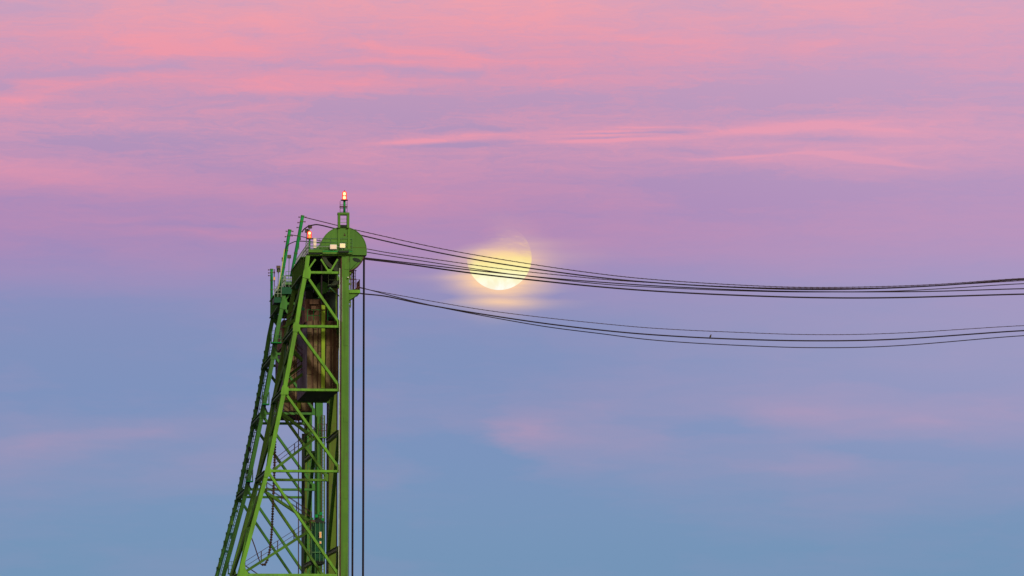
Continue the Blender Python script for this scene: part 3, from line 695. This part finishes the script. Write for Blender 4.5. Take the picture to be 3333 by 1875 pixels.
# ------------------------------------------------------------------ masts, lamps, beacons
def mast(pa, pb, Y, r, label):
    b = MB(); p = U(*pa, Y); q = U(*pb, Y); ax = (q - p)
    t = empty('cable_mast', q, label, 'mast', 'green cable masts behind the tower')
    n = 6; pts = [p.lerp(q, i / n) for i in range(n + 1)]
    b.tube(pts, r, 14); b.build('pole', TEAL, t, smooth=True)
    b = MB()
    for k in (.012, .10, .34, .62): 
        c = p.lerp(q, k); d = ax.normalized(); b.tube([c - d * .06, c + d * .06], r * 1.14, 14)
    b.build('band', FAR_G, t)
    b = MB()
    for k, s_ in ((.03, 1), (.03, -1), (.105, 1), (.12, -1), (.2, -1)):
        c = p.lerp(q, k); b.bar(c, c + V((s_ * (r + .16), 0, .0)), .06, .08); b.box(c + V((s_ * (r + .18), 0, .0)), (.09, .12, .12))
    b.build('insulator', RUSTB, t)
    return t
mast((985.5, 701), (948.5, 900), 466, .165, 'tallest slanted green mast with wires at its top, beside the round hood')
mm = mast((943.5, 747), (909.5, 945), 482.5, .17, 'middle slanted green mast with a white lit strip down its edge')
b = MB(); b.tube([U(926, 810, 482.2), U(919, 862, 482.2), U(906, 940, 482.2)], .05, 6); b.build('conduit_or_lit_strip', mat('pale_yellow_lit_strip', (.45, .55, .12), .4), mm)  # pale tube added to draw the lit strip along the mast edge
mast((884, 875.5), (884, 985), 497.2, .145, 'short upright green mast at the far left of the platforms')
for (x0, y0, x1, y1) in ((888, 877, 892, 950),):
    pass
def lamp(px, py, Y, w, h, label, m=LIT, group=None, stand=None, tilt=0.0, name='floodlight'):
    c = U(px, py, Y); s_ = Y / F
    t = empty(name, c - V((0, 0, h * s_ / 2)), label, 'lamp', group)
    w_, h_ = w * s_, h * s_
    b = MB(); b.span(c + V((-w_ / 2, 0, -h_ / 2)), c + V((w_ / 2, .28, h_ / 2))); b.span(c + V((-w_ / 2 + .05, .281, -h_ / 2 + .06)), c + V((w_ / 2 - .05, .42, h_ / 2 - .06))); b.build('housing', BROWNBOX if m is None else WHITEP, t)
    if m is not None:
        b = MB(); b.span(c + V((-w_ / 2 + .03, -.03, -h_ / 2 + .03)), c + V((w_ / 2 - .03, -.003, h_ / 2 - .03))); b.build('glass', m, t)
    else:
        b = MB(); b.span(c + V((-w_ / 2 + .03, -.03, -h_ / 2 + .03)), c + V((w_ / 2 - .03, -.003, h_ / 2 - .03))); b.build('glass', BROWNBOX, t)
    if stand:
        b = MB(); q = U(*stand, Y); q.y += .14
        b.tube([c + V((0, .14, -h_ / 2)), q], .035, 6); b.build('bracket', RAIL, t)
    return t
def plight(px, py, Y, e, col, r=.2):
    d = bpy.data.lights.new('lamp_light', 'POINT'); d.energy = e; d.color = col; d.shadow_soft_size = r
    o = bpy.data.objects.new('lamp_light', d); C.objects.link(o); o.location = U(px, py, Y); return o
lamp(1115, 799.5, YA - .9, 18, 14.5, 'bright yellow lit floodlight in front of the round hood, right one of two', LIT, stand=(1115, 815))
lamp(1085, 803.5, YA - .9, 22, 15, 'peach glowing floodlight behind the rails, left of the brighter one', LIT_S, stand=(1085, 817))
lamp(1025, 791, YA + .6, 10, 34, 'tall narrow white lit panel standing on the near deck left of the hood', LIT_S, stand=(1025, 822), name='light_panel')
lamp(961, 868.5, YA + 12, 6, 15, 'small lit orange lamp at the foot of the tallest mast', LIT_O, stand=(960, 882))
lamp(893, 906.5, 496, 6, 11, 'small orange lit lamp on the thin pipe beside the short mast', LIT_O)
lamp(951.5, 906, 481, 5, 7, 'tiny pale lit lamp low behind the side railing', LIT_O, stand=(951.5, 915))
lamp(1133, 902.6, YA - .75, 3.4, 3.0, 'tiny white bulb on the front face of the near column', LIT)
lamp(1043, 1741, 471.5, 7, 20, 'orange lit window lamp inside the teal lift cab low in the tower', LIT_O)
lamp(1043, 1766, 471.5, 6, 8, 'small orange lit lamp just below the cab window lamp', LIT_O)
lamp(1020, 1696, 471.0, 11, 8, 'white shaded lamp above the teal lift cab, nearer its left', None, stand=(1020, 1712))
lamp(947, 1280, YA + 5, 12, 6, 'white enamel lamp under the second crossbeam beside the big gusset', None, 'unlit white lamps inside the tower', (947, 1270))
b = MB(); b.tube([U(892.5, 882, 496.4), U(893, 950, 496.4)], .04, 6)
for y in (884, 891, 915, 941): b.box(U(892.5, y, 496.4), (.12, .12, .07))
tag(b.build('thin_pipe', RUSTB), 'thin pinkish pipe with clips beside the short upright mast', 'pipe')
for (px, py, w, h, Y, stand, lab) in ((1009.5, 737.5, 13, 11, 467, (1000, 762), 'brown box floodlight beside the top of the tallest mast, upper of two'), (999, 751, 12, 12, 467.3, (997, 790), 'brown box floodlight just below left of the upper one near the second beacon'),
        (974, 777, 11, 9, 466.8, (973, 812), 'brown box lamp mounted midway on the tallest mast'), (941.5, 835, 12, 11, 483, (940, 905), 'brown box lamp on a thin post right of the middle mast'), (922, 844, 9, 13, 482.8, (924, 868), 'brown box lamp fixed to the left side of the middle mast'),
        (906.5, 869, 13, 9, 495, (905, 890), 'brown lamp head on a short post between middle and short masts, upper box'), (907, 880, 12, 11, 495.3, (905, 930), 'brown ballast box under the lamp head between middle and short masts')):
    lamp(px, py, Y, w, h, lab, None, 'unlit brown box lamps on the masts', stand)

def beacon(px, top, bot, Y, w, label, hot, post=None):
    s_ = Y / F; zt = U(px, top, Y).z; zb = U(px, bot, Y).z; c = U(px, bot, Y); H = zt - zb; R = w * s_ / 2
    t = empty('red_beacon', c, label, 'beacon light', 'red aircraft warning beacons')
    b = MB(); b.lathe(c, [(R * .92, 0), (R, H * .06), (R, H * .38), (R * .9, H * .43), (R * 1.02, H * .45), (R * .9, H * .47), (R, H * .53), (R, H * .75), (R * .86, H * .87), (R * .55, H * .95), (R * .15, H)], 'Z', 20)
    b.build('red_globe', REDGLASS, t, smooth=True)
    b = MB()
    b.lathe(c, [(R * .5, H * .08), (R * .62, H * .13), (R * .62, H * .34), (R * .4, H * .40)], 'Z', 14); b.build('bulb', hot[0], t, smooth=True)
    b = MB()
    b.lathe(c, [(R * .4, H * .52), (R * .62, H * .58), (R * .62, H * .76), (R * .35, H * .88)], 'Z', 14); b.build('bulb', hot[1], t, smooth=True)
    b = MB(); b.lathe(c, [(R * 1.45, -.09), (R * 1.6, -.07), (R * 1.6, -.02), (R * 1.0, -.003)], 'Z', 20); b.build('base_flange', RUSTB, t)
    b = MB(); b.lathe(c + V((0, 0, H)), [(R * .16, -.02), (R * .2, .03), (R * .05, .08)], 'Z', 10); b.build('finial', RUSTB, t)
    if post: 
        b = MB(); q = U(*post, Y); b.tube([c + V((0, 0, -.09)), V((c.x, q.y, q.z))], .09, 10); b.build('post', TEAL, t)
    return t
beacon(1121, 622, 650, YA - .62, 15.5, 'red glowing beacon at the very top of the near tower mast', (WHITE_HOT, WHITE_HOT))
beacon(1007.5, 751.5, 775.5, YA + 1.2, 14.5, 'lower red glowing beacon left of the round hood on a green post', (ORANGE_HOT, WHITE_HOT), (1009, 824))
plight(1121, 640, YA - 1.1, 22, (1, .12, .05)); plight(1007, 765, YA + .6, 10, (1, .12, .05))
plight(1115, 800, YA - 1.3, 6, (1, .8, .5)); plight(1085, 803, YA - 1.2, 4, (1, .75, .5)); plight(1043, 1741, 470.6, 3, (1, .6, .25))


# ------------------------------------------------------------------ lift cab and drag chain
Yc = 472.5
t = empty('lift_cab', U(1034, 1835, Yc), 'teal green lift cab low in the tower lattice with an orange lit window', 'lift cab')
c0 = U(1034, 1760, Yc); s_ = Yc / F
b = MB(); b.lathe(U(1034, 1828, Yc), [(24 * s_ * .9, 0), (24 * s_, .3), (24 * s_, 125 * s_), (24 * s_ * .9, 126 * s_ + .1)], 'Z', 16); b.build('cab_shell', TEAL_D, t)
b = MB(); b.lathe(U(1034, 1842, Yc), [(10 * s_, 0), (20 * s_, .15), (24.5 * s_, .42), (24.6 * s_, .5)], 'Z', 16); b.build('cab_floor', DARK, t)
b = MB(); b.lathe(U(1034, 1704, Yc), [(25.5 * s_, 0), (25.5 * s_, .12), (6 * s_, .5), (3 * s_, .9)], 'Z', 16); b.build('cab_roof', DARK, t)
b = MB()
for x in (1014, 1026, 1040, 1052): p = U(x, 1700, Yc - .8); b.tube([p, U(x, 1828, Yc - .8)], .035, 6)
b.tube([U(1014, 1798, Yc - .82), U(1052, 1798, Yc - .82)], .05, 6); b.build('cage_bar', RAIL, t)
b = MB()
for x, y in ((1015, 1690), (1030, 1680), (1044, 1672), (1050, 1692)): b.box(U(x, y, Yc), (.3, .5, .3))
b.tube([U(1034, 1700, Yc), U(1034, 1500, Yc)], .03, 6); b.build('hoist_gear', TEAL, t)
# chain loop
Yk = YA + 10
cpts = spl([U(x, y, Yk) for x, y in ((897, 1380), (896, 1410), (894.5, 1470), (893, 1533), (890, 1606), (885, 1720), (881, 1768), (876, 1802), (869, 1825), (861, 1839), (855, 1838))], 10)
t = empty('drag_chain', cpts[-1], 'rusty beaded drag chain hanging in a loop at the left inside the lattice', 'chain')
b = MB(); acc = 0; tot = 0; last = cpts[0]; step = .25; nx = 0; k = 0
for p in cpts[1:]:
    seg = (p - last).length
    while nx <= tot + seg:
        c_ = last.lerp(p, (nx - tot) / seg); d = (p - last).normalized(); rr_ = .15 if k % 2 else .13
        b.tube([c_ - d * .13, c_ - d * .08, c_, c_ + d * .08, c_ + d * .13], [.03, rr_ * .8, rr_, rr_ * .8, .03], 8); nx += step; k += 1
    tot += seg; last = p
b.build('links', mat('rusty_olive_chain', (.08, .065, .03), .8, var=(.07, .03, .02), vs=3), t)
b = MB(); b.tube(spl([U(x, y, Yk) for x, y in ((855, 1838), (849, 1836), (845, 1826), (838, 1806), (829, 1778), (814, 1738))], 6), .055, 7); b.build('tail_cable', RUSTB, t)

# ------------------------------------------------------------------ overhead wires
CX, CY, CSC = 1180, 700, 1000 / 2576
A4 = lambda l: [(1180 + x * .3882, 700 + y * .3882) for x, y in l]
A5 = lambda l: [(2133 + x * .46584, 800 + y * .46584) for x, y in l]
WI = [
 ('thin twisted messenger wire, uppermost of all, from the tallest mast over the moon', 466.0, .026, CABLE_B, True, [(986, 706), (1030, 717), (1099, 734)] + A4([(0, 138), (700, 290), (1400, 410), (2000, 495)]), A5([(0, 237), (500, 270), (1000, 290), (1500, 287), (2000, 268), (2576, 228)])),
 ('black cable second from the top, looping from a lamp box by the tallest mast', 466.3, .042, CABLE, False, [(982.5, 756), (990, 746), (1003, 737), (1017, 733), (1038, 732), (1093, 745)] + A4([(0, 173), (500, 287), (1000, 383), (1500, 460), (2000, 525)]), A5([(0, 258), (500, 288), (1000, 305), (1500, 300), (2000, 277), (2576, 235)])),
 ('thin wavy wire leaving the right edge of the round hood, crossing mid moon', 482.5, .026, CABLE_B, True, [(945, 764), (1000, 774), (1100, 797)] + A4([(40, 285), (240, 320), (700, 385), (1200, 455), (1700, 508), (2200, 553)]), A5([(500, 285), (1000, 297), (1500, 296), (2000, 276), (2576, 243)])),
 ('black cable just below the wavy wire at the right edge of the round hood', 482.3, .030, CABLE, False, [(928, 822), (935, 800), (953, 789), (967, 785.6), (1000, 786), (1052, 792), (1130, 808)] + A4([(40, 312), (500, 385), (1000, 460), (1320, 505), (2000, 578)]), A5([(0, 290), (500, 312), (1000, 323), (1600, 318), (2000, 300), (2576, 265)])),
 ('black cable from under the hood, upper of the two starting there', 466.6, .036, CABLE, False, [(1146, 833), (1168, 836)] + A4([(30, 360), (400, 402), (900, 460), (1500, 522), (2000, 563)]), A5([(0, 280), (500, 305), (1000, 320), (1600, 322), (2000, 317), (2576, 300)])),
 ('thickest black cable of the upper set, lowest one crossing the moon', 467.0, .050, CABLE, False, [(1140, 835), (1166, 840)] + A4([(30, 370), (400, 415), (900, 485), (1500, 553), (2000, 603)]), A5([(0, 317), (500, 343), (1100, 362), (1700, 362), (2576, 338)])),
 ('thin wire, uppermost of the lower set hanging below the moon', 466.5, .020, CABLE_B, True, [(1171, 934)] + A4([(0, 616), (500, 708), (1000, 793), (1500, 857), (2000, 910)]), A5([(0, 577), (500, 602), (1100, 621), (1700, 610), (2576, 558)])),
 ('thick black cable with a bird on it, middle one of the lower set', 467.2, .044, CABLE, False, [(1171, 953)] + A4([(0, 660), (200, 682), (500, 745), (1000, 830), (1500, 905), (2000, 965)]), A5([(0, 623), (500, 650), (1100, 664), (1700, 652), (2576, 593)])),
 ('lowest black cable of all, sagging farthest below the moon', 467.6, .030, CABLE, False, [(1171, 936)] + A4([(0, 612), (200, 665), (500, 740), (900, 823), (1500, 930), (2000, 995)]), A5([(0, 660), (500, 692), (1100, 712), (1700, 698), (2576, 628)])),
]
for lab, Y, r, m, lashed, l1, l2 in WI:
    pts = l1 + l2
    ext = [(2 * 2733 - x, y + (l2[-1][1] - next(b_ for a_, b_ in pts if a_ > 1950))) for x, y in reversed(pts) if 1500 < x < 2000]
    r *= 1.5
    path = spl([U(x, y, Y) for x, y in pts + ext], 10 if not lashed else 24)
    b = MB(); b.tube(path, r, 6)
    if lashed:                                        # lashing wound round the messenger
        for i in range(0, len(path) - 1, 2): b.tube([path[i] + V((0, 0, .01)), path[i].lerp(path[i + 1], .5) + V((0, 0, .0)), path[i + 1] - V((0, 0, .01))], r * 1.22, 5)
    tag(b.build('overhead_cable', m, origin=path[0]), lab, 'cable', 'overhead cables strung from the tower to the right')
# little pale cable clips on the thickest cable are modelled as rings
# bird on the middle lower cable
bp = U(2312.5, 1101, 467.2)
t = empty('bird', bp, 'small brown bird perched on the middle lower cable at right', 'bird')
b = MB(); sc = 1.0
def ell(b, c, rx, ry, rz, lean=0, n=10, mrows=8):
    prof = []; k0 = len(b.v)
    for i in range(mrows + 1):
        ph = math.pi * i / mrows
        for j in range(n):
            th = 2 * math.pi * j / n
            p = V((rx * math.sin(ph) * math.cos(th), ry * math.sin(ph) * math.sin(th), rz * math.cos(ph)))
            p = Matrix.Rotation(lean, 3, 'Y') @ p; b.v.append(V(c) + p)
    for i in range(mrows):
        for j in range(n):
            a = k0 + i * n + j; q = k0 + i * n + (j + 1) % n; b.f.append((a, q, q + n, a + n))
spine = [(-.10, -.10, .012), (-.075, -.03, .03), (-.05, .06, .06), (-.02, .12, .085), (.01, .19, .088), (.03, .245, .06), (.045, .275, .048), (.055, .305, .052), (.058, .335, .042), (.06, .358, .015)]
b.tube([bp + V((x, 0, z + .04)) for x, z, r in spine], [r for x, z, r in spine], 12); b.build('body', FEATHER, t, smooth=True)
b = MB(); b.tube([bp + V((.095, 0, .345)), bp + V((.14, 0, .335))], [.014, .003], 6); b.build('beak', BROWNBOX, t)
for s_ in (-.03, .03):
    b = MB(); b.tube([bp + V((.0, s_, .13)), bp + V((.01, s_, .045)), bp + V((.04, s_, .045))], [.012, .007, .006], 5); b.build('leg', BROWNBOX, t)

# ------------------------------------------------------------------ moon
D = 25000.0; md = ray(1625, 838.5); mc = md * D; MR = 105.5 / F * D
me = bpy.data.meshes.new('moon')
b = MB(); ell(b, (0, 0, 0), MR, MR, MR, 0, 64, 48)
m = bpy.data.materials.new('moonlit_disc'); m.use_nodes = True; t_ = m.node_tree; t_.nodes.clear()
nt = t_
o = N('ShaderNodeOutputMaterial'); tcn = N('ShaderNodeTexCoord')
sp = N('ShaderNodeSeparateXYZ'); nt.links.new(tcn.outputs['Object'], sp.inputs[0])
xn = M('DIVIDE', sp.outputs[0], MR); zn = M('DIVIDE', sp.outputs[2], MR)
vec = comb(xn, zn)
def mn(sx, sy, seed, det=5):
    mp = N('ShaderNodeMapping'); nt.links.new(vec, mp.inputs[0]); mp.inputs['Scale'].default_value = (sx, sy, 1); mp.inputs['Location'].default_value = (seed, seed, 0)
    n = N('ShaderNodeTexNoise'); nt.links.new(mp.outputs[0], n.inputs['Vector']); n.inputs['Scale'].default_value = 1; n.inputs['Detail'].default_value = det; n.inputs['Roughness'].default_value = .6
    return n.outputs[0]
hgt = M('ADD', M('ADD', zn, M('MULTIPLY', M('SUBTRACT', mn(2.2, 9, 4.4), .5), .55)), M('MULTIPLY', xn, -.04))
veil = sstep(hgt, .34, -.30)                                   # clear below, thick cloud in front above
wisp = M('MULTIPLY_ADD', sstep(mn(2.5, 10, 7.7, 6), .42, .9), .55, .10)
rightside = sstep(xn, -.9, .6)
wisp = M('MULTIPLY', M('MULTIPLY', wisp, rightside), sstep(zn, 1.15, .2))
leftfade = sstep(M('ADD', xn, M('MULTIPLY', zn, -.35)), -1.08, -.62)
fac = M('MAXIMUM', M('MULTIPLY', veil, M('MULTIPLY_ADD', leftfade, .85, .15)), wisp)
geo = N('ShaderNodeNewGeometry'); fac = M('MULTIPLY', fac, M('SUBTRACT', 1, geo.outputs['Backfacing']), clamp=True)
rampn = N('ShaderNodeValToRGB'); setin(rampn, 0, M('MULTIPLY_ADD', zn, .5, .5))
e = rampn.color_ramp; e.elements[0].position = 0; e.elements[0].color = lin((255, 255, 246)); e.elements[1].position = 1; e.elements[1].color = lin((244, 200, 185))
for p_, c_ in ((.13, (255, 255, 222)), (.28, (255, 246, 174)), (.46, (255, 230, 154)), (.6, (250, 208, 158))):
    q = e.elements.new(p_); q.color = lin(c_)
mar = M('MULTIPLY', sstep(mn(2.6, 2.2, 12.3, 3), .45, .68), .30)
colr = mixc(mar, rampn.outputs[0], lin((248, 220, 140)))
emn = N('ShaderNodeEmission'); setin(emn, 0, colr); emn.inputs[1].default_value = 1.0
trn = N('ShaderNodeBsdfTransparent'); mxs = N('ShaderNodeMixShader')
setin(mxs, 0, fac); nt.links.new(trn.outputs[0], mxs.inputs[1]); nt.links.new(emn.outputs[0], mxs.inputs[2]); nt.links.new(mxs.outputs[0], o.inputs[0])
mo = b.build('moon', m, origin=(0, 0, 0), smooth=True); mo.location = mc
tag(mo, 'yellow full moon, its upper part veiled by pink cloud, behind the cables', 'moon')
